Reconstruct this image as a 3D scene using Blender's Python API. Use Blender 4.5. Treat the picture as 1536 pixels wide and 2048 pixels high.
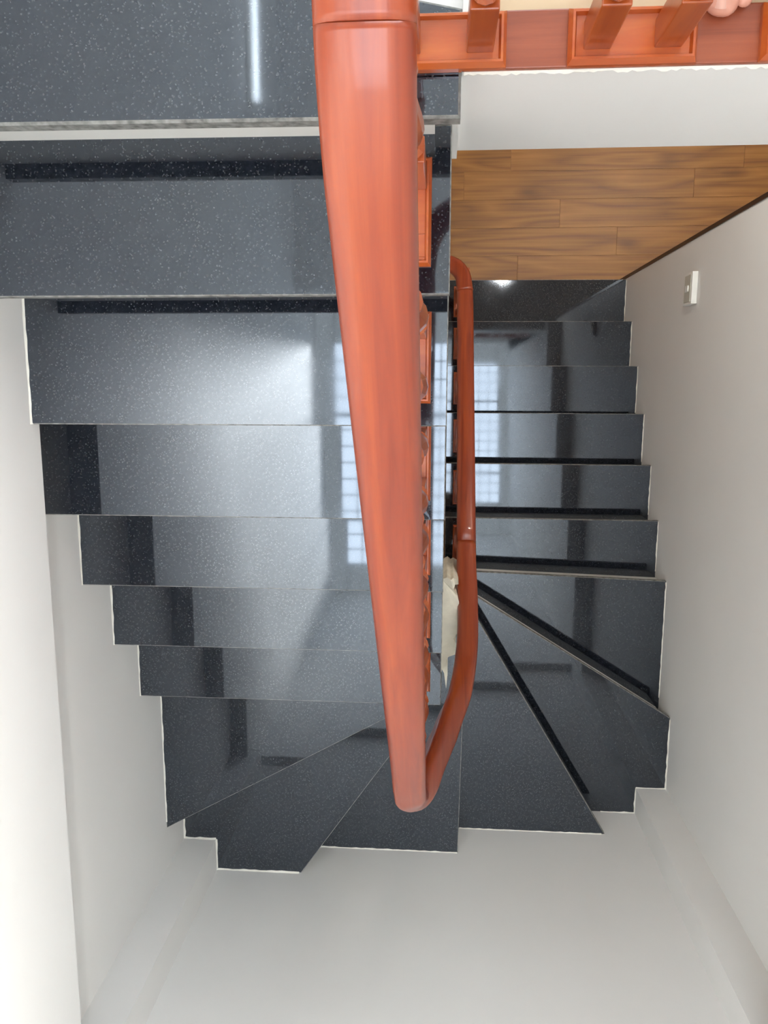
import bpy, bmesh, math, random
from mathutils import Vector, Matrix

for o in list(bpy.data.objects):
    bpy.data.objects.remove(o, do_unlink=True)
S = bpy.context.scene
C = S.collection
rnd = random.Random(7)
R = 0.17                       # riser height; upper landing is z = 0, step k lies at z = -k*R
ZF = -19 * R                   # lower wooden floor

# ------------------------------------------------------------------ camera, sky, exposure
cam_d = bpy.data.cameras.new('camera')
cam = bpy.data.objects.new('camera', cam_d)
C.objects.link(cam)
cam_d.sensor_fit = 'VERTICAL'
cam_d.sensor_height = 36.0
cam_d.lens = 36.0 * 1546.2 / 2048.0
cam_d.clip_start = 0.01
cam.location = (-0.0114, -0.3021, 1.2242)
cam.rotation_euler = (-0.1625, 0.0722, 0.0021)
S.camera = cam

W = bpy.data.worlds.new('sky')
S.world = W
W.use_nodes = True
bg = W.node_tree.nodes['Background']
bg.inputs['Color'].default_value = (0.84, 0.92, 1.0, 1)
bg.inputs['Strength'].default_value = 10.0
S.view_settings.view_transform = 'Standard'
S.view_settings.look = 'None'
S.view_settings.gamma = 1.0
S.view_settings.exposure = -0.15
S.view_settings.use_curve_mapping = False
S.cycles.use_denoising = True
S.cycles.max_bounces = 12
S.cycles.diffuse_bounces = 8
S.cycles.sample_clamp_indirect = 12

SUN = bpy.data.lights.new('sun', 'SUN')
SUN.energy = 22.0
SUN.angle = math.radians(10.0)          # hazy sun, added to brighten the upper left wall
SUN.color = (1.0, 0.97, 0.92)
sun = bpy.data.objects.new('sun', SUN)
C.objects.link(sun)
sun.location = (2.0, 0.0, 6.0)
sun.rotation_euler = Vector((-0.50, -0.10, -1.0)).to_track_quat('-Z', 'Y').to_euler()

# ------------------------------------------------------------------ materials
def newmat(name):
    m = bpy.data.materials.new(name)
    m.use_nodes = True
    nt = m.node_tree
    return m, nt, nt.nodes['Principled BSDF']

def node(nt, typ, **kw):
    n = nt.nodes.new(typ)
    for k, v in kw.items():
        setattr(n, k, v)
    return n

def ramp(nt, stops, fac):
    n = nt.nodes.new('ShaderNodeValToRGB')
    e = n.color_ramp.elements
    while len(e) < len(stops):
        e.new(0.5)
    for el, (p, c) in zip(e, stops):
        el.position = p
        el.color = (*c, 1) if len(c) == 3 else c
    nt.links.new(fac, n.inputs['Fac'])
    return n.outputs['Color']

def coords(nt, scale=(1, 1, 1), kind='Object'):
    t = node(nt, 'ShaderNodeTexCoord')
    mp = node(nt, 'ShaderNodeMapping')
    mp.inputs['Scale'].default_value = scale
    nt.links.new(t.outputs[kind], mp.inputs['Vector'])
    return mp.outputs['Vector']

def mat_granite():
    m, nt, b = newmat('polished_black_granite')
    v = coords(nt)
    vo = node(nt, 'ShaderNodeTexVoronoi'); vo.inputs['Scale'].default_value = 480
    nt.links.new(v, vo.inputs['Vector'])
    sep = node(nt, 'ShaderNodeSeparateColor')
    nt.links.new(vo.outputs['Color'], sep.inputs['Color'])
    fl = ramp(nt, [(0.0, (0.004, 0.006, 0.011)), (0.55, (0.007, 0.009, 0.015)), (0.9, (0.014, 0.017, 0.023)), (1.0, (0.06, 0.064, 0.070))], sep.outputs['Red'])
    n2 = node(nt, 'ShaderNodeTexNoise'); n2.inputs['Scale'].default_value = 6; n2.inputs['Detail'].default_value = 3
    nt.links.new(v, n2.inputs['Vector'])
    nt.links.new(fl, b.inputs['Base Color'])
    rr = ramp(nt, [(0.3, (0.03,) * 3), (0.75, (0.07,) * 3)], n2.outputs['Fac'])
    nt.links.new(rr, b.inputs['Roughness'])
    b.inputs['IOR'].default_value = 2.0
    b.inputs['Specular Tint'].default_value = (0.80, 0.89, 1.0, 1)
    return m

def mat_plain(name, col, rough=0.6, ior=1.5, bump=0.0, bscale=60, var=0.0, vscale=3.0):
    m, nt, b = newmat(name)
    b.inputs['Base Color'].default_value = (*col, 1)
    b.inputs['Roughness'].default_value = rough
    b.inputs['IOR'].default_value = ior
    v = coords(nt)
    if var:
        n = node(nt, 'ShaderNodeTexNoise'); n.inputs['Scale'].default_value = vscale; n.inputs['Detail'].default_value = 4
        nt.links.new(v, n.inputs['Vector'])
        lo = tuple(max(0, c * (1 - var)) for c in col); hi = tuple(min(1, c * (1 + var)) for c in col)
        nt.links.new(ramp(nt, [(0.3, lo), (0.7, hi)], n.outputs['Fac']), b.inputs['Base Color'])
    if bump:
        n = node(nt, 'ShaderNodeTexNoise'); n.inputs['Scale'].default_value = bscale; n.inputs['Detail'].default_value = 5
        nt.links.new(v, n.inputs['Vector'])
        bp = node(nt, 'ShaderNodeBump'); bp.inputs['Strength'].default_value = bump; bp.inputs['Distance'].default_value = 0.002
        nt.links.new(n.outputs['Fac'], bp.inputs['Height'])
        nt.links.new(bp.outputs['Normal'], b.inputs['Normal'])
    return m

def mat_wood(name, dark, mid, light, scale, rough=0.32, coat=0.3):
    m, nt, b = newmat(name)
    v = coords(nt, scale)
    oi = node(nt, 'ShaderNodeObjectInfo')
    add = node(nt, 'ShaderNodeVectorMath', operation='ADD')
    sc = node(nt, 'ShaderNodeVectorMath', operation='SCALE')
    cx = node(nt, 'ShaderNodeCombineXYZ')
    for i in range(3):
        nt.links.new(oi.outputs['Random'], cx.inputs[i])
    nt.links.new(cx.outputs[0], sc.inputs[0]); sc.inputs['Scale'].default_value = 37.0
    nt.links.new(v, add.inputs[0]); nt.links.new(sc.outputs[0], add.inputs[1])
    n = node(nt, 'ShaderNodeTexNoise'); n.inputs['Scale'].default_value = 1.0
    n.inputs['Detail'].default_value = 6; n.inputs['Roughness'].default_value = 0.62; n.inputs['Distortion'].default_value = 0.6
    nt.links.new(add.outputs[0], n.inputs['Vector'])
    nt.links.new(ramp(nt, [(0.3, dark), (0.5, mid), (0.72, light)], n.outputs['Fac']), b.inputs['Base Color'])
    b.inputs['Roughness'].default_value = rough
    b.inputs['Coat Weight'].default_value = coat
    b.inputs['Coat Roughness'].default_value = 0.12
    return m

def mat_laminate():
    m, nt, b = newmat('brown_oak_laminate')
    oi = node(nt, 'ShaderNodeObjectInfo')
    v = coords(nt, (1, 1, 1))
    cx = node(nt, 'ShaderNodeCombineXYZ')
    ml = node(nt, 'ShaderNodeMath', operation='MULTIPLY'); ml.inputs[1].default_value = 23.0
    nt.links.new(oi.outputs['Random'], ml.inputs[0])
    nt.links.new(ml.outputs[0], cx.inputs[0]); nt.links.new(ml.outputs[0], cx.inputs[2])
    add = node(nt, 'ShaderNodeVectorMath', operation='ADD')
    nt.links.new(v, add.inputs[0]); nt.links.new(cx.outputs[0], add.inputs[1])
    mp = node(nt, 'ShaderNodeMapping'); mp.inputs['Scale'].default_value = (1.1, 8.5, 1.0)
    nt.links.new(add.outputs[0], mp.inputs['Vector'])
    n = node(nt, 'ShaderNodeTexNoise'); n.inputs['Scale'].default_value = 1.0; n.inputs['Detail'].default_value = 1.2
    nt.links.new(mp.outputs[0], n.inputs['Vector'])
    mu = node(nt, 'ShaderNodeMath', operation='MULTIPLY'); mu.inputs[1].default_value = 11.0
    nt.links.new(n.outputs['Fac'], mu.inputs[0])
    fr = node(nt, 'ShaderNodeMath', operation='PINGPONG'); fr.inputs[1].default_value = 1.0
    nt.links.new(mu.outputs[0], fr.inputs[0])
    mp2 = node(nt, 'ShaderNodeMapping'); mp2.inputs['Scale'].default_value = (2.6, 95.0, 1.0)
    nt.links.new(add.outputs[0], mp2.inputs['Vector'])
    n2 = node(nt, 'ShaderNodeTexNoise'); n2.inputs['Scale'].default_value = 1.0; n2.inputs['Detail'].default_value = 5
    nt.links.new(mp2.outputs[0], n2.inputs['Vector'])
    mx = node(nt, 'ShaderNodeMix'); mx.data_type = 'FLOAT'; mx.inputs['Factor'].default_value = 0.66
    nt.links.new(fr.outputs[0], mx.inputs['A']); nt.links.new(n2.outputs['Fac'], mx.inputs['B'])
    base = ramp(nt, [(0.15, (0.15, 0.055, 0.009)), (0.5, (0.31, 0.128, 0.022)), (0.85, (0.43, 0.19, 0.042))], mx.outputs['Result'])
    mp3 = node(nt, 'ShaderNodeMapping'); mp3.inputs['Scale'].default_value = (1.9, 4.6, 1.0)
    nt.links.new(add.outputs[0], mp3.inputs['Vector'])
    vo = node(nt, 'ShaderNodeTexVoronoi'); vo.inputs['Scale'].default_value = 1.0
    nt.links.new(mp3.outputs[0], vo.inputs['Vector'])
    kn = ramp(nt, [(0.03, (0.45, 0.38, 0.34)), (0.17, (1, 1, 1))], vo.outputs['Distance'])
    mm = node(nt, 'ShaderNodeMix'); mm.data_type = 'RGBA'; mm.blend_type = 'MULTIPLY'; mm.inputs[0].default_value = 0.8
    nt.links.new(base, mm.inputs[6]); nt.links.new(kn, mm.inputs[7])
    nt.links.new(mm.outputs[2], b.inputs['Base Color'])
    b.inputs['Roughness'].default_value = 0.45
    return m

def mat_emit(name, col, st):
    m, nt, b = newmat(name)
    b.inputs['Base Color'].default_value = (*col, 1)
    b.inputs['Emission Color'].default_value = (*col, 1)
    b.inputs['Emission Strength'].default_value = st
    return m

def mat_frost():
    m, nt, b = newmat('frosted_glass')
    t = node(nt, 'ShaderNodeBsdfTranslucent'); t.inputs['Color'].default_value = (0.40, 0.40, 0.39, 1)
    nt.links.new(t.outputs[0], nt.nodes['Material Output'].inputs['Surface'])
    return m

M = {
    'frost': mat_frost(),
    'granite': mat_granite(),
    'edge': mat_plain('rough_granite_edge', (0.20, 0.20, 0.19), 0.7, var=0.5, vscale=70),
    'white': mat_plain('white_wall_paint', (0.80, 0.795, 0.775), 0.55, bump=0.12, bscale=30, var=0.02, vscale=2),
    'riser': mat_plain('white_riser_paint', (0.78, 0.77, 0.73), 0.5, bump=0.1, bscale=40),
    'caulk': mat_plain('cream_caulk', (0.86, 0.84, 0.76), 0.6, bump=0.5, bscale=120),
    'plaster': mat_plain('rough_cream_plaster', (0.74, 0.70, 0.58), 0.8, bump=0.6, bscale=50, var=0.12, vscale=20),
    'wood': mat_wood('varnished_red_wood', (0.18, 0.020, 0.005), (0.27, 0.038, 0.008), (0.36, 0.064, 0.012), (45, 2.2, 2.2)),
    'wood_b': mat_wood('dull_red_wood_board', (0.20, 0.040, 0.014), (0.27, 0.060, 0.022), (0.34, 0.085, 0.032), (2.5, 40, 40), 0.45, 0.2),
    'wood_x': mat_wood('varnished_red_wood_crosswise', (0.34, 0.055, 0.010), (0.42, 0.080, 0.014), (0.48, 0.115, 0.022), (2.5, 30, 30), 0.3, 0.5),
    'wood_z': mat_wood('varnished_red_wood_upright', (0.28, 0.045, 0.008), (0.36, 0.070, 0.012), (0.42, 0.100, 0.018), (40, 40, 3)),
    'trim': mat_plain('dark_brown_trim', (0.030, 0.016, 0.012), 0.4),
    'laminate': mat_laminate(),
    'concrete': mat_plain('grey_concrete', (0.45, 0.45, 0.43), 0.9, bump=0.5, bscale=40, var=0.1),
    'ceiling': mat_plain('white_ceiling_paint', (0.80, 0.80, 0.79), 0.7),
    'tile': mat_plain('pale_tan_floor', (0.58, 0.44, 0.28), 0.35, var=0.08, vscale=8),
    'plastic': mat_plain('white_plastic', (0.80, 0.80, 0.76), 0.35),
    'plastic_d': mat_plain('ivory_plastic', (0.55, 0.54, 0.47), 0.4),
    'steel': mat_plain('grey_painted_steel', (0.16, 0.17, 0.18), 0.5),
    'skin': mat_plain('skin', (0.62, 0.30, 0.22), 0.5, var=0.08, vscale=40),
    'nail': mat_plain('toenail', (0.66, 0.38, 0.30), 0.3),
    'lamp': mat_emit('downlight_glow', (1.0, 0.96, 0.88), 600.0),
    'added_lamp': mat_emit('added_downlight_glow', (1.0, 0.95, 0.86), 1400.0),  # glow of the extra lamp added for the wood floor
    'tube': mat_emit('tube_glow', (0.93, 0.97, 1.0), 14.0),
}

# ------------------------------------------------------------------ mesh helpers
def finish(name, bm, mats, parent=None, smooth=False, loc=None):
    bmesh.ops.recalc_face_normals(bm, faces=bm.faces)
    me = bpy.data.meshes.new(name)
    bm.to_mesh(me); bm.free()
    for m in (mats if isinstance(mats, (list, tuple)) else [mats]):
        me.materials.append(M[m])
    if smooth:
        for p in me.polygons:
            p.use_smooth = True
    o = bpy.data.objects.new(name, me)
    C.objects.link(o)
    if parent is not None:
        o.parent = parent
    if loc is not None:
        o.location = loc
    return o

def add_box(bm, x0, x1, y0, y1, z0, z1, bev=0.0, mi=0):
    b2 = bmesh.new()
    bmesh.ops.create_cube(b2, size=1.0)
    for v in b2.verts:
        v.co = Vector(((x0 + x1) / 2 + v.co.x * (x1 - x0), (y0 + y1) / 2 + v.co.y * (y1 - y0), (z0 + z1) / 2 + v.co.z * (z1 - z0)))
    if bev > 0:
        bmesh.ops.bevel(b2, geom=list(b2.edges), offset=bev, segments=2, affect='EDGES', profile=0.6)
    for f in b2.faces:
        f.material_index = mi
    tmp = bpy.data.meshes.new('tmp')
    b2.to_mesh(tmp); b2.free()
    bm.from_mesh(tmp)
    bpy.data.meshes.remove(tmp)

def boxobj(name, dims, mat, parent=None, bev=0.0):
    bm = bmesh.new()
    for d in (dims if isinstance(dims[0], (list, tuple)) else [dims]):
        add_box(bm, *d, bev=bev)
    return finish(name, bm, mat, parent)

def area2(p):
    return sum(p[i][0] * p[(i + 1) % len(p)][1] - p[(i + 1) % len(p)][0] * p[i][1] for i in range(len(p)))

def inset(poly, d):
    n = len(poly); out = []
    for i in range(n):
        a, b, c = Vector(poly[i - 1]), Vector(poly[i]), Vector(poly[(i + 1) % n])
        e1 = (b - a).normalized(); e2 = (c - b).normalized()
        n1 = Vector((-e1.y, e1.x)); n2 = Vector((-e2.y, e2.x))
        k = 1 + n1.dot(n2)
        out.append(tuple(b + (n1 + n2) * (d / max(k, 0.25))))
    return out

def add_slab(bm, poly, ztop, th, ch=0.0025, top=0, side=1):
    if area2(poly) < 0:
        poly = poly[::-1]
    ins = inset(poly, ch)
    r0 = [bm.verts.new((x, y, ztop)) for x, y in ins]
    r1 = [bm.verts.new((x, y, ztop - ch)) for x, y in poly]
    r2 = [bm.verts.new((x, y, ztop - th)) for x, y in poly]
    n = len(poly)
    f = bm.faces.new(r0); f.material_index = top
    f = bm.faces.new(r2[::-1]); f.material_index = side
    for a, b in ((r0, r1), (r1, r2)):
        for i in range(n):
            f = bm.faces.new((a[i], b[i], b[(i + 1) % n], a[(i + 1) % n])); f.material_index = side

def add_prism(bm, poly, z0, z1):
    if area2(poly) < 0:
        poly = poly[::-1]
    n = len(poly)
    a = [bm.verts.new((x, y, z0)) for x, y in poly]; b = [bm.verts.new((x, y, z1)) for x, y in poly]
    bm.faces.new(b); bm.faces.new(a[::-1])
    for i in range(n):
        bm.faces.new((a[i], a[(i + 1) % n], b[(i + 1) % n], b[i]))

def add_prism_x(bm, prof, x0, x1):          # profile in (y, z), extruded along x
    a = [bm.verts.new((x0, y, z)) for y, z in prof]; b = [bm.verts.new((x1, y, z)) for y, z in prof]
    n = len(prof)
    bm.faces.new(a); bm.faces.new(b[::-1])
    for i in range(n):
        bm.faces.new((a[i], b[i], b[(i + 1) % n], a[(i + 1) % n]))

def add_prism_y(bm, prof, y0, y1):          # profile in (x, z), extruded along y
    a = [bm.verts.new((x, y0, z)) for x, z in prof]; b = [bm.verts.new((x, y1, z)) for x, z in prof]
    n = len(prof)
    bm.faces.new(a); bm.faces.new(b[::-1])
    for i in range(n):
        bm.faces.new((a[i], b[i], b[(i + 1) % n], a[(i + 1) % n]))

def add_lathe(bm, prof, cx, cy, seg=14):
    rings = []
    for z, r in prof:
        rings.append([bm.verts.new((cx + r * math.cos(2 * math.pi * i / seg), cy + r * math.sin(2 * math.pi * i / seg), z)) for i in range(seg)])
    for a, b in zip(rings, rings[1:]):
        for i in range(seg):
            bm.faces.new((a[i], a[(i + 1) % seg], b[(i + 1) % seg], b[i]))
    bm.faces.new(rings[0][::-1]); bm.faces.new(rings[-1])

def thing(name, label, cat, loc=(0, 0, 0), group=None, kind=None):
    o = bpy.data.objects.new(name, None)
    o.empty_display_size = 0.1
    C.objects.link(o); o.location = loc
    tag(o, label, cat, group, kind)
    return o

def tag(o, label=None, cat=None, group=None, kind=None):
    if label: o['label'] = label
    if cat: o['category'] = cat
    if group: o['group'] = group
    if kind: o['kind'] = kind
    return o

# ------------------------------------------------------------------ setting: walls, slab, floors
XA, XB, XR, XU, YB, YU = -0.862, -0.940, 0.9545, 0.84, -2.0885, -2.04
ZT = 3.45
YE = 3.2          # far end of the rooms
bm = bmesh.new()
add_prism_y(bm, [(-1.10, ZF), (XB, ZF), (XB, -0.372), (XA, -0.372), (XA, ZT), (-1.10, ZT)], -2.25, YE)
add_box(bm, XB - 0.01, -0.82, YB - 0.01, -1.967, ZF, -0.30)          # corner pilaster
tag(finish('wall_left', bm, 'white'), 'white left wall beside the upper flight, stepping out above', 'wall', kind='structure')

bm = bmesh.new()
add_prism_y(bm, [(1.12, ZF), (XR, ZF), (XR, -0.55), (XU, -0.55), (XU, ZT), (1.12, ZT)], -2.25, 0.255)
add_box(bm, 0.832, XR + 0.01, YB - 0.01, -1.974, ZF, -0.30)          # corner pilaster
tag(finish('wall_right', bm, 'white'), 'white right wall beside the lower flight', 'wall', kind='structure')

bm = bmesh.new()
add_prism_x(bm, [(YB, ZF), (YB, -0.22), (YU, -0.22), (YU, ZT), (-2.25, ZT), (-2.25, ZF)], -1.1, 1.12)
tag(finish('wall_back', bm, 'white'), 'white back wall behind the winding steps', 'wall', kind='structure')

# upper slab with its white fascia (a deep edge beam over the lower room)
bm = bmesh.new()
add_box(bm, 0.0135, 2.7, 0.15, YE, -0.385, -0.002)
add_box(bm, XA - 0.01, 0.0135, 0.135, YE, -0.385, -0.024)
tag(finish('trim_1', bm, 'white'), 'white fascia edge of the upper floor slab', 'slab', kind='structure')
o = boxobj('floor_upper', (0.03, 2.7, 0.2265, YE, -0.002, 0.006), 'tile')
tag(o, 'pale tan floor of the upper room', 'floor', kind='structure')

# lower wooden floor
fl = boxobj('floor', (-1.1, 2.7, -2.25, YE, ZF - 0.10, ZF - 0.003), 'laminate')
tag(fl, 'brown wood floor at the foot of the stairs', 'floor', kind='structure')
PW, PL = 0.1465, 1.22
rowoff = [0.35, 1.32, 0.62, 0.93, 0.40, 1.12, 0.7, 0.2, 0.9]
pm = {}
for i in range(8):
    y1 = 0.985 - i * PW if i < 6 else 0.985 + (i - 5) * PW
    y0 = y1 - PW
    x = rowoff[i] - 2 * PL
    while x < 2.6:
        xa, xb = max(x, -1.08), min(x + PL, 2.68)
        if xb - xa > 0.02:
            bm = bmesh.new()
            add_box(bm, 0.0006, xb - xa - 0.0006, 0.0004, PW - 0.0004, -0.008, 0.0, bev=0.0006)
            finish('plank', bm, 'laminate', fl, loc=(xa, y0, ZF))
        x += PL

# ceilings, far walls, and a window added to light the upper room
bm = bmesh.new()
add_box(bm, -1.1, 2.7, 0.30, YE, 3.0, 3.1)
add_box(bm, -1.1, 2.7, 0.22, 0.30, 3.0, ZT)
tag(finish('ceiling', bm, 'ceiling'), 'white ceiling over the upper landing', 'ceiling', kind='structure')
bm = bmesh.new()
add_box(bm, XU, 2.7, 0.135, 0.255, 0.0, 3.1)
tag(finish('wall_front', bm, 'white'), 'white partition wall at the end of the guard rail', 'wall', kind='structure')
WX0, WX1, WZ0, WZ1 = -0.35, 1.9, 0.75, 2.75
bm = bmesh.new()
add_box(bm, -1.1, WX0, YE, YE + 0.12, ZF, 3.1)
add_box(bm, WX1, 2.8, YE, YE + 0.12, ZF, 3.1)
add_box(bm, WX0, WX1, YE, YE + 0.12, ZF, WZ0)
add_box(bm, WX0, WX1, YE, YE + 0.12, WZ1, 3.1)
tag(finish('wall_far', bm, 'white'), 'white far wall of the upper room with an added window', 'wall', kind='structure')
o = boxobj('wall_side', (2.7, 2.8, -2.25, YE, ZF, 3.1), 'white')
tag(o, 'white side wall beyond the lower room', 'wall', kind='structure')
o = boxobj('wall_under', (1.12, 2.7, 0.10, 0.15, ZF, 0.0), 'white')
tag(o, 'white wall closing the lower room', 'wall', kind='structure')
wf = bpy.data.objects.new('added_window', None); C.objects.link(wf); wf.location = (0.7, YE, WZ0)  # unseen window, added to let daylight into the upper room
tag(wf, 'wide white framed window added to light the upper room', 'window', kind='structure')
for d in [(WX0, WX1, 0.02, 0.09, WZ0, WZ0 + 0.05), (WX0, WX1, 0.02, 0.09, WZ1 - 0.05, WZ1), (WX0, WX0 + 0.05, 0.02, 0.09, WZ0, WZ1),
          (WX1 - 0.05, WX1, 0.02, 0.09, WZ0, WZ1), (0.75, 0.80, 0.02, 0.09, WZ0, WZ1)]:
    boxobj('frame', (d[0] - 0.7, d[1] - 0.7, d[2], d[3], d[4] - WZ0, d[5] - WZ0), 'plastic', wf)

# dark strip on the free end of the right wall
o = boxobj('trim_2', (XR - 0.004, XR + 0.17, 0.253, 0.268, ZF, -0.56), 'trim')
tag(o, 'dark brown strip along the end of the right wall', 'trim', kind='structure')

# ------------------------------------------------------------------ staircase
st = thing('staircase', 'U-shaped staircase with polished black granite treads and white risers', 'staircase', (0, 0, ZF))
def part(name, bm, mats, smooth=False):
    o = finish(name, bm, mats, st, smooth)
    o.location = (0, 0, -ZF)
    return o

TH = 0.024
YN = {1: -0.146, 2: -0.384, 3: -0.605, 4: -0.820, 5: -1.042, 6: -1.268}
def yr(k):
    return -1.1182 + (k - 12) * 0.2278
XL0 = 0.002
polys, noses = {}, {}
polys[1] = [(XA, YN[1]), (XL0, YN[1]), (XL0, 0.131), (-0.027, 0.131), (-0.027, 0.15), (XA, 0.15)]
for k in range(2, 7):
    xl = XA if k == 2 else XB
    polys[k] = [(xl, YN[k]), (XL0, YN[k]), (XL0, YN[k - 1] + 0.04), (xl, YN[k - 1] + 0.04)]
for k in range(1, 7):
    noses[k] = ((XA if k < 3 else XB, YN[k]), (XL0, YN[k]))
polys[7] = [(XB, -1.823), (XL0, -1.292), (XL0, -1.228), (XB, -1.228)]
noses[7] = ((XB, -1.823), (XL0, -1.292))
polys[8] = [(-0.503, YB), (0.006, -1.350), (0.006, -1.252), (XB, -1.775), (XB, -1.967), (-0.82, -1.967), (-0.82, YB)]
noses[8] = ((-0.503, YB), (0.006, -1.350))
polys[9] = [(0.079, YB), (0.094, -1.215), (-0.030, -1.215), (-0.030, -1.345), (-0.555, YB)]
noses[9] = ((0.079, YB), (0.094, -1.215))
polys[10] = [(0.673, YB), (0.092, -1.114), (0.025, -1.114), (0.030, YB)]
noses[10] = ((0.673, YB), (0.092, -1.114))
polys[11] = [(XR, -1.659), (0.090, -1.122), (0.022, -1.122), (0.022, -1.16), (0.610, YB), (0.832, YB), (0.832, -1.974), (XR, -1.974)]
noses[11] = ((XR, -1.659), (0.090, -1.122))
polys[12] = [(XR, -1.120), (0.020, -1.090), (0.020, -1.145), (XR, -1.715)]
noses[12] = ((XR, -1.120), (0.020, -1.090))
for k in range(13, 19):
    y1 = yr(k)
    polys[k] = [(0.018, y1 + 0.003), (XR, y1), (XR, yr(k - 1) - 0.04), (0.018, yr(k - 1) - 0.04)]
    noses[k] = ((XR, y1), (0.018, y1 + 0.003))

# landing slab of the same granite
lp = [(XA, 0.0925), (0.0125, 0.0875), (0.0125, 0.236), (-0.10, 0.26), (-0.10, YE - 0.002), (XA, YE - 0.002)]
bm = bmesh.new(); add_slab(bm, lp, 0.0, TH + 0.006, 0.004)
part('landing_slab', bm, ['granite', 'edge'])
for k in range(1, 19):
    bm = bmesh.new(); add_slab(bm, polys[k], -k * R, TH, 0.0022)
    part('tread', bm, ['granite', 'edge'])

# risers: step k's riser stands on step k+1, set back under the nosing
def riser(a, b, z0, z1, setback=0.026, th=0.012, toward=None):
    a, b = Vector(a), Vector(b)
    d = (b - a).normalized(); n = Vector((-d.y, d.x))
    if toward is not None and n.dot(Vector(toward) - a) < 0:
        n = -n
    p = [a + n * setback, b + n * setback, b + n * (setback + th), a + n * (setback + th)]
    bm = bmesh.new(); add_prism(bm, [tuple(v) for v in p], z0, z1)
    part('riser', bm, 'riser')
riser((XA, 0.0925), (-0.027, 0.0885), -R, -TH - 0.006, 0.028, 0.02, (-0.4, 1.0))
for k in range(1, 19):
    cx = sum(p[0] for p in polys[k]) / len(polys[k]); cy = sum(p[1] for p in polys[k]) / len(polys[k])
    riser(noses[k][0], noses[k][1], -(k + 1) * R, -k * R - TH, toward=(cx, cy))

# plastered concrete below
bm = bmesh.new()
for k in range(7, 13):
    add_prism(bm, inset(polys[k] if area2(polys[k]) > 0 else polys[k][::-1], 0.006) if k in (7, 8, 9) else [(x, y) for x, y in polys[k]], -k * R - 0.16 - R, -k * R - TH - 0.19)
add_prism_x(bm, [(0.15, -0.17 - TH - 0.005), (0.15, -0.42), (YN[6] + 0.04, -1.02 - 0.42), (YN[6] + 0.04, -1.02 - TH - 0.005), (YN[5] + 0.04, -0.85 - TH - 0.17), (0.10, -0.36)], XB + 0.002, -0.012)
prof = []
for k in range(18, 12, -1):
    prof += [(yr(k) - 0.04, -(k + 1) * R), (yr(k) - 0.04, -k * R - TH - 0.001)]
prof += [(yr(12) - 0.06, -13 * R - TH - 0.001), (yr(12) - 0.06, ZF)]
add_prism_x(bm, prof, 0.03, XR - 0.002)
part('concrete_body', bm, 'concrete')

# caulk beads where stone meets wall
def bead(a, b, z, w=0.004, h=0.004):
    a, b = Vector(a), Vector(b); d = (b - a); L = d.length; d.normalize(); n = Vector((-d.y, d.x))
    bm = bmesh.new(); N = max(3, int(L / 0.02)); rg = []
    for i in range(N + 1):
        c = a + d * (L * i / N); ww = w * (0.6 + 0.8 * rnd.random()); hh = h * (0.6 + 0.7 * rnd.random())
        rg.append([bm.verts.new((c.x - n.x * ww, c.y - n.y * ww, z - 0.001)), bm.verts.new((c.x, c.y, z + hh)), bm.verts.new((c.x + n.x * ww, c.y + n.y * ww, z - 0.001))])
    for p, q in zip(rg, rg[1:]):
        bm.faces.new((p[0], p[1], q[1], q[0])); bm.faces.new((p[1], p[2], q[2], q[1])); bm.faces.new((p[2], p[0], q[0], q[2]))
    bm.faces.new(rg[0]); bm.faces.new(rg[-1][::-1])
    part('caulk_line', bm, 'caulk')
for k in range(1, 7):
    xl = XA if k < 3 else XB
    bead((xl, YN[k]), (xl, (YN[k - 1] if k > 1 else 0.09) + 0.02), -k * R)
bead((XB, -1.80), (XB, -1.27), -7 * R)
for a, b in (((XB, -1.967), (XB, -1.83)), ((XB, -1.967), (-0.82, -1.967)), ((-0.82, YB), (-0.82, -1.967)), ((-0.82, YB), (-0.51, YB))):
    bead(a, b, -8 * R, 0.006, 0.005)
bead((-0.48, YB), (0.076, YB), -9 * R)
bead((0.09, YB), (0.66, YB), -10 * R)
for a, b in (((0.69, YB), (0.832, YB)), ((0.832, YB), (0.832, -1.974)), ((0.832, -1.974), (XR, -1.974)), ((XR, -1.974), (XR, -1.665))):
    bead(a, b, -11 * R, 0.005, 0.005)
bead((XR, -1.64), (XR, -1.125), -12 * R)
for k in range(13, 19):
    bead((XR, yr(k - 1)), (XR, yr(k) - 0.003), -k * R)

# torn plaster left rough at the inner ends of the winding steps
outline = [(0.0021, -0.9451), (0.0187, -0.9345), (0.0305, -0.9446), (0.0404, -0.9392), (0.0538, -0.9475), (0.0574, -0.9578), (0.0458, -0.9614), (0.0410, -0.9771), (0.0531, -1.0010), (0.0602, -1.0216), (0.0629, -1.0825), (0.0570, -1.1282), (0.0439, -1.1515), (0.0527, -1.1706), (0.0499, -1.2061), (0.0280, -1.2156), (0.0198, -1.2283), (0.0234, -1.2443), (0.0256, -1.2782), (0.0212, -1.3251), (0.0136, -1.2714), (0.0066, -1.2573), (-0.016, -1.36), (-0.016, -1.20)]
bm = bmesh.new()
zt = lambda x, y: -1.300 + 0.006 * math.sin(150 * x + 35 * y) + 0.004 * math.sin(90 * y)
a = [bm.verts.new((x, y, zt(x, y))) for x, y in outline]; b = [bm.verts.new((x + 0.004, y, -1.62 if y > -1.3 else -1.535)) for x, y in outline]
n = len(outline)
bm.faces.new(a); bm.faces.new(b[::-1])
for i in range(n):
    bm.faces.new((a[i], a[(i + 1) % n], b[(i + 1) % n], b[i]))
bmesh.ops.triangulate(bm, faces=[f for f in bm.faces if len(f.verts) > 4])
o = part('rough_plaster', bm, 'plaster'); o['label'] = 'torn cream plaster patch at the core'

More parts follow.
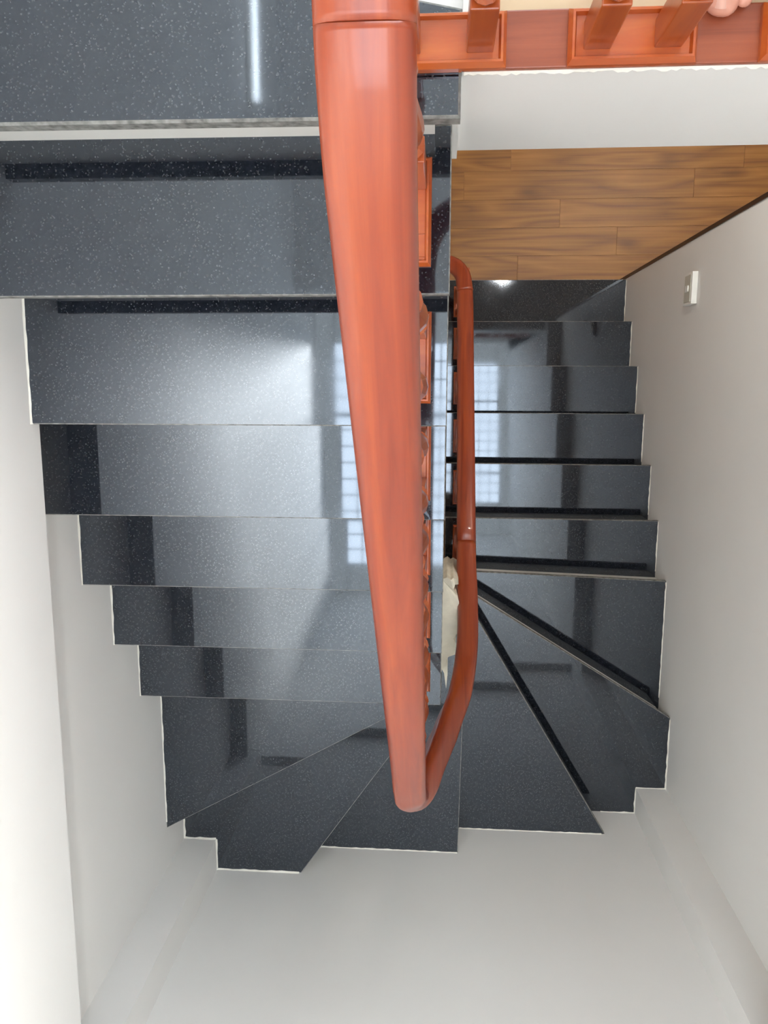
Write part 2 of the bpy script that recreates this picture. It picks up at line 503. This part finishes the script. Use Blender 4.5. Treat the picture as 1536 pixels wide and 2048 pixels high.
# ------------------------------------------------------------------ banister
bn = thing('banister', 'varnished red-brown wooden banister winding down between the two flights', 'banister', (-0.069, 0, -R))
def bpart(name, bm, mat, smooth=False):
    o = finish(name, bm, mat, bn, smooth)
    o.matrix_parent_inverse = Matrix.Translation((0.069, 0, R))
    return o

def catmull(pts, n=10):
    out = []
    P = [Vector(p) for p in pts]
    P = [P[0] * 2 - P[1]] + P + [P[-1] * 2 - P[-2]]
    for i in range(1, len(P) - 2):
        p0, p1, p2, p3 = P[i - 1:i + 3]
        for j in range(n):
            t = j / n
            out.append(0.5 * ((2 * p1) + (-p0 + p2) * t + (2 * p0 - 5 * p1 + 4 * p2 - p3) * t * t + (-p0 + 3 * p1 - 3 * p2 + p3) * t ** 3))
    out.append(P[-2].copy())
    return out

# rail section: (sideways, down from the top face)
SEC = [(0.0, 0.0), (0.014, 0.0006), (0.022, 0.0025), (0.0285, 0.0075), (0.0325, 0.015), (0.0325, 0.026), (0.029, 0.033), (0.0245, 0.037), (0.0245, 0.052),
       (0.0, 0.052)]
SEC = [(x * 1.05, y) for x, y in SEC]
SEC = SEC + [(-x, y) for x, y in SEC[-2:0:-1]]
def sweep(name, pts, cap=True):
    bm = bmesh.new(); rings = []
    for i, p in enumerate(pts):
        t = (pts[min(i + 1, len(pts) - 1)] - pts[max(i - 1, 0)]).normalized()
        h = Vector((t.x, t.y, 0)).normalized()
        s = Vector((h.y, -h.x, 0))            # to the right of travel
        u = s.cross(t).normalized()
        rings.append([bm.verts.new(p + s * x - u * y) for x, y in SEC])
    n = len(SEC)
    for a, b in zip(rings, rings[1:]):
        for i in range(n):
            bm.faces.new((a[i], a[(i + 1) % n], b[(i + 1) % n], b[i]))
    bm.faces.new(rings[0]); bm.faces.new(rings[-1][::-1])
    o = bpart(name, bm, 'wood', True)
    return o

XH, XG = -0.0645, 0.088
def zlow(y):
    return -2.04 - (y + 1.118) * 0.746 + 0.75
up_pts = [(XH, -0.0735, 0.690), (XH, -0.11, 0.677), (XH, -0.16, 0.648), (XH, -0.21, 0.604), (XH, -0.30, 0.522), (XH, -0.45, 0.384), (XH, -0.65, 0.199), (XH, -0.80, 0.060),
          (XH, -0.95, -0.080), (XH, -1.05, -0.173), (XH, -1.16, -0.275), (XH + 0.007, -1.212, -0.332), (-0.034, -1.246, -0.420), (0.000, -1.238, -0.570), (0.034, -1.220, -0.755), (0.066, -1.183, -0.945),
          (0.085, -1.115, -1.130), (0.090, -1.02, -1.300), (XG, -0.93, -1.410), (XG, -0.846, zlow(-0.846))]
lo_pts = [(XG, -0.8455, zlow(-0.8455)), (XG, -0.5, zlow(-0.5)), (XG, -0.2, zlow(-0.2)), (XG, 0.02, zlow(0.02)), (XG - 0.002, 0.105, zlow(0.105) + 0.01)]
en_pts = [(XG - 0.002, 0.1055, zlow(0.1055) + 0.01), (XG - 0.014, 0.17, zlow(0.17) + 0.02), (0.035, 0.212, zlow(0.2) + 0.02), (-0.03, 0.225, zlow(0.2) + 0.015), (-0.12, 0.228, zlow(0.2) + 0.015)]
for nm, pts in (('handrail', up_pts), ('handrail', lo_pts), ('handrail', en_pts)):
    sweep(nm, catmull(pts, 8))
def zrail(y):
    P = up_pts[:13]
    for (x0, y0, z0), (x1, y1, z1) in zip(P, P[1:]):
        if y1 <= y <= y0 + 1e-9:
            return z0 + (z1 - z0) * (y - y0) / (y1 - y0)
    return 0.70 if y > 0 else -0.30

def add_plate(bm, x0, x1, y0, y1, z, h=0.018, bw=0.011):
    # flat base with a raised bevelled border
    add_box(bm, x0 + bw, x1 - bw, y0 + bw, y1 - bw, z, z + h * 0.62)
    o_ = [(x0, y0), (x1, y0), (x1, y1), (x0, y1)]
    rings = []
    for d, zz in ((0.0, z), (0.0, z + h * 0.45), (bw * 0.45, z + h), (bw * 0.75, z + h), (bw, z + h * 0.6)):
        rings.append([bm.verts.new((x, y, zz)) for x, y in ((x0 + d, y0 + d), (x1 - d, y0 + d), (x1 - d, y1 - d), (x0 + d, y1 - d))])
    for a, b in zip(rings, rings[1:]):
        for i in range(4):
            bm.faces.new((a[i], a[(i + 1) % 4], b[(i + 1) % 4], b[i]))

def add_baluster(bm, x, y, z0, z1, w=0.019, BUL=1.1):
    H = z1 - z0
    foot = 0.20 * H; head = 0.13 * H
    add_box(bm, x - w, x + w, y - w, y + w, z0, z0 + foot, bev=0.002)
    add_box(bm, x - w, x + w, y - w, y + w, z1 - head, z1, bev=0.002)
    a, b = z0 + foot, z1 - head; L = b - a
    pr = [(0.0, 0.62), (0.015, 0.95), (0.03, 0.95), (0.045, 0.6), (0.07, 0.55), (0.10, 0.8), (0.16, 1.0), (0.23, 0.98), (0.32, 0.78), (0.42, 0.6), (0.50, 0.52), (0.53, 0.85), (0.55, 0.85),
          (0.58, 0.52), (0.70, 0.6), (0.80, 0.78), (0.86, 0.85), (0.90, 0.6), (0.92, 0.55), (0.945, 0.9), (0.965, 0.9), (0.985, 0.6), (1.0, 0.6)]
    add_lathe(bm, [(a + t * L, w * r * (BUL if 0.02 < t < 0.98 else 1.0)) for t, r in pr], x, y, 12)

for k in range(1, 7):
    y0, y1 = YN[k] + 0.046, YN[k] + 0.224
    bm = bmesh.new(); add_plate(bm, -0.107, -0.031, y0, y1, -k * R)
    bpart('base_plate', bm, 'wood_x')
    for yy in ((y0 + y1) / 2 + 0.055, (y0 + y1) / 2 - 0.055):
        bm = bmesh.new(); add_baluster(bm, -0.059, yy, -k * R + 0.011, zrail(yy) - 0.046, BUL=1.1 if k == 1 else 1.45)
        bpart('baluster', bm, 'wood_z', False)
for k in range(13, 19):
    y0, y1 = yr(k) - 0.19, yr(k) - 0.03
    bm = bmesh.new(); add_plate(bm, 0.052, 0.128, y0, y1, -k * R)
    bpart('base_plate', bm, 'wood_x')
    for yy in ((y0 + y1) / 2 + 0.05, (y0 + y1) / 2 - 0.05):
        bm = bmesh.new(); add_baluster(bm, 0.090, yy, -k * R + 0.011, zlow(yy) - 0.046)
        bpart('baluster', bm, 'wood_z', False)

# ------------------------------------------------------------------ guard rail on the upper floor edge
gr = thing('guard_railing', 'varnished wooden guard railing on a board along the upper floor edge', 'railing', (0.4, 0.18, 0.0))
def gpart(name, bm, mat, smooth=False):
    o = finish(name, bm, mat, gr, smooth)
    o.matrix_parent_inverse = Matrix.Translation((-0.4, -0.18, 0))
    return o
BZ = 0.010
bm = bmesh.new(); add_box(bm, 0.0135, XU - 0.001, 0.149, 0.2265, 0.0, BZ, bev=0.002)
gpart('sill_board', bm, 'wood_b')
bm = bmesh.new(); rg = []
for i in range(120):
    x = 0.016 + i * (XU - 0.018) / 119
    d = 0.002 + 0.004 * rnd.random(); h = 0.006 + 0.010 * rnd.random() + (0.006 if x < 0.07 else 0)
    rg.append([bm.verts.new((x, 0.1505, -0.0005)), bm.verts.new((x, 0.1495 - d, -0.001)), bm.verts.new((x, 0.1505, -h))])
for p, q in zip(rg, rg[1:]):
    bm.faces.new((p[0], p[1], q[1], q[0])); bm.faces.new((p[1], p[2], q[2], q[1])); bm.faces.new((p[2], p[0], q[0], q[2]))
bm.faces.new(rg[0]); bm.faces.new(rg[-1][::-1])
gpart('caulk_line', bm, 'caulk')
plates = [(-0.104, 0.0755), (0.162, 0.341), (0.428, 0.607), (0.694, 0.832)]
for i, (x0, x1) in enumerate(plates):
    bm = bmesh.new()
    add_plate(bm, x0, x1, 0.1475, 0.2225, BZ)
    if i == 0:
        add_box(bm, x0, 0.0128, 0.149, 0.2225, 0.0008, BZ + 0.002)
    gpart('base_plate', bm, 'wood_x')
    c = (x0 + x1) / 2
    xs = (c - 0.049, c + 0.049) if i else (-0.066, 0.038)
    for xx in xs:
        bm = bmesh.new(); add_baluster(bm, xx, 0.186, BZ + 0.010, 0.668)
        gpart('baluster', bm, 'wood_z')
bn_s = bn
bn = gr
def bpart(name, bm, mat, smooth=False):
    return gpart(name, bm, mat, smooth)
top_pts = [(XU - 0.002, 0.186, 0.715), (0.30, 0.186, 0.715), (0.09, 0.186, 0.715), (0.0, 0.165, 0.712), (-0.050, 0.095, 0.708), (XH, 0.015, 0.703), (XH, -0.03, 0.699), (XH, -0.0725, 0.6903)]
sweep('handrail', catmull(top_pts, 8))

# ------------------------------------------------------------------ small things
sw = thing('light_switch', 'white wall switch plate on the grey-white right wall', 'switch', (XR, 0.066, -1.985))
bm = bmesh.new(); add_box(bm, -0.022, -0.0005, -0.060, 0.060, 0.0, 0.105, bev=0.003); finish('plate', bm, 'plastic', sw)
bm = bmesh.new(); add_box(bm, -0.027, -0.021, -0.012, 0.012, 0.035, 0.070, bev=0.002); finish('rocker', bm, 'plastic', sw)
bm = bmesh.new(); add_box(bm, -0.0235, -0.0205, -0.050, 0.050, 0.018, 0.090, bev=0.001); finish('inset_panel', bm, 'plastic_d', sw)

for loc, lab, mt in (((0.50, 0.63, -0.385), 'small round glowing ceiling lamp mirrored in the lowest dark tread', 'lamp'),
                     ((1.45, 1.35, -0.385), 'small round ceiling lamp added out of view to light the wood floor', 'added_lamp')):  # second lamp is an unseen addition that brightens the wood floor
    dl = thing('downlight', lab, 'lamp', loc, 'lower room downlights')
    bm = bmesh.new(); add_lathe(bm, [(-0.001, 0.060), (-0.012, 0.060), (-0.016, 0.052), (-0.010, 0.046), (-0.006, 0.046)], 0, 0, 24); finish('bezel', bm, 'plastic', dl, True)
    bm = bmesh.new(); add_lathe(bm, [(-0.007, 0.045), (-0.013, 0.043), (-0.0145, 0.02)], 0, 0, 24); finish('diffuser', bm, mt, dl, True)

tl = thing('tube_lamp', 'long thin lit tube lamp mirrored as a white streak in the landing', 'lamp', (XA, 1.5, 2.33))
bm = bmesh.new(); add_box(bm, 0.001, 0.022, -0.62, 0.62, -0.025, 0.025, bev=0.003); finish('batten', bm, 'plastic', tl)
bm = bmesh.new()
bmesh.ops.create_cone(bm, cap_ends=True, segments=14, radius1=0.010, radius2=0.010, depth=1.18)
for v in bm.verts:
    v.co = Vector((0.038 + v.co.x, v.co.z, v.co.y))
finish('tube', bm, 'tube', tl, True)
for s in (-1, 1):
    bm = bmesh.new(); add_box(bm, 0.02, 0.052, s * 0.605 - 0.014, s * 0.605 + 0.014, -0.014, 0.014, bev=0.003); finish('end_cap', bm, 'plastic', tl)

# steel grid in the skylight over the well
sk = thing('skylight_grille', 'dark steel square grid over the skylight, mirrored in the polished treads', 'grille', (0, -0.9, ZT))
GX0, GX1, GY0, GY1 = -0.74, 0.72, -1.72, -0.02
nx, ny = 12, 14
for i in range(0, nx + 1):
    x = GX0 + (GX1 - GX0) * i / nx
    boxobj('bar', (x - 0.004, x + 0.004, GY0 + 0.9, GY1 + 0.9, 0.0, 0.008), 'steel', sk)
for j in range(0, ny + 1):
    y = GY0 + (GY1 - GY0) * j / ny + 0.9
    w = 0.012 if j % 7 == 3 else 0.004
    boxobj('bar', (GX0, GX1, y - w, y + w, -0.008, 0.0), 'steel', sk)
rp = thing('skylight_surround', 'frosted white skylight border around the steel grid, mirrored in the treads', 'skylight', (0, -0.9, ZT))
for d in [(-1.1, GX0, YU - 0.2, 0.30), (GX1, 1.12, YU - 0.2, 0.30), (GX0, GX1, YU - 0.2, GY0), (GX0, GX1, GY1, 0.30)]:
    boxobj('frosted_panel', (d[0], d[1], d[2] + 0.9, d[3] + 0.9, 0.002, 0.010), 'frost', rp)

# ------------------------------------------------------------------ bare foot behind the guard rail
def build_foot():
    V = [  # x, y, z, rx, ry
        ((0.425, 0.420, 0.60), 0.055), ((0.422, 0.425, 0.40), 0.052), ((0.418, 0.432, 0.20), 0.038), ((0.415, 0.432, 0.110), 0.035),
        ((0.412, 0.440, 0.060), 0.034), ((0.410, 0.380, 0.062), 0.034), ((0.404, 0.320, 0.054), 0.033), ((0.400, 0.285, 0.048), 0.030),
        ((0.410, 0.470, 0.045), 0.030)]
    E_ = [(0, 1), (1, 2), (2, 3), (3, 4), (4, 5), (5, 6), (6, 7), (4, 8)]
    toes = [((0.378, 0.272), (0.372, 0.243), (0.366, 0.216), 0.0265), ((0.400, 0.262), (0.400, 0.242), (0.398, 0.227), 0.0130),
            ((0.418, 0.276), (0.418, 0.262), (0.417, 0.252), 0.0105), ((0.433, 0.272), (0.435, 0.254), (0.434, 0.243), 0.010), ((0.448, 0.287), (0.451, 0.270), (0.451, 0.260), 0.0095)]
    for a, b, c, r in toes:
        i = len(V)
        zb = BZ + r * 0.75
        V.append(((a[0], a[1], 0.046), max(r, 0.014))); V.append(((b[0], b[1], 0.042 if r > 0.02 else 0.047), r * 0.96)); V.append(((c[0], c[1], 0.041 if r > 0.02 else 0.040), r * 0.86))
        E_ += [(7, i), (i, i + 1), (i + 1, i + 2)]
    me = bpy.data.meshes.new('person')
    me.from_pydata([v[0] for v in V], E_, [])
    o = bpy.data.objects.new('person', me); C.objects.link(o)
    m = o.modifiers.new('skin', 'SKIN')
    if not me.skin_vertices:
        return o
    for i, v in enumerate(V):
        d = me.skin_vertices[0].data[i]
        d.radius = (v[1], v[1] * (0.72 if i > 8 else 1.0)); d.use_root = (i == 4)
    m.branch_smoothing = 0.6
    s = o.modifiers.new('sub', 'SUBSURF'); s.levels = 2; s.render_levels = 2
    me.materials.append(M['skin'])
    for p in me.polygons:
        p.use_smooth = True
    m.use_smooth_shade = True
    return o
foot = build_foot()
foot.location = (0.0, -0.013, -0.019)
tag(foot, 'bare foot of a person standing behind the guard railing, big toe over the board', 'person')
bm = bmesh.new()
N = 8; top = []; 
for j in range(5):
    row = []
    for i in range(N + 1):
        u = -1 + 2 * i / N; t = j / 4
        x = u * 0.0095 * (1 - 0.25 * max(0, t - 0.6)); y = 0.016 - t * 0.018 - (0.004 * (1 - u * u) if j == 4 else 0)
        row.append(bm.verts.new((x, y, -0.006 * u * u - 0.003 * t * t)))
    top.append(row)
for a, b in zip(top, top[1:]):
    for i in range(N):
        bm.faces.new((a[i], a[i + 1], b[i + 1], b[i]))
nail = finish('toenail', bm, 'nail', foot, True)
nail.location = (0.3665, 0.226, 0.0595)
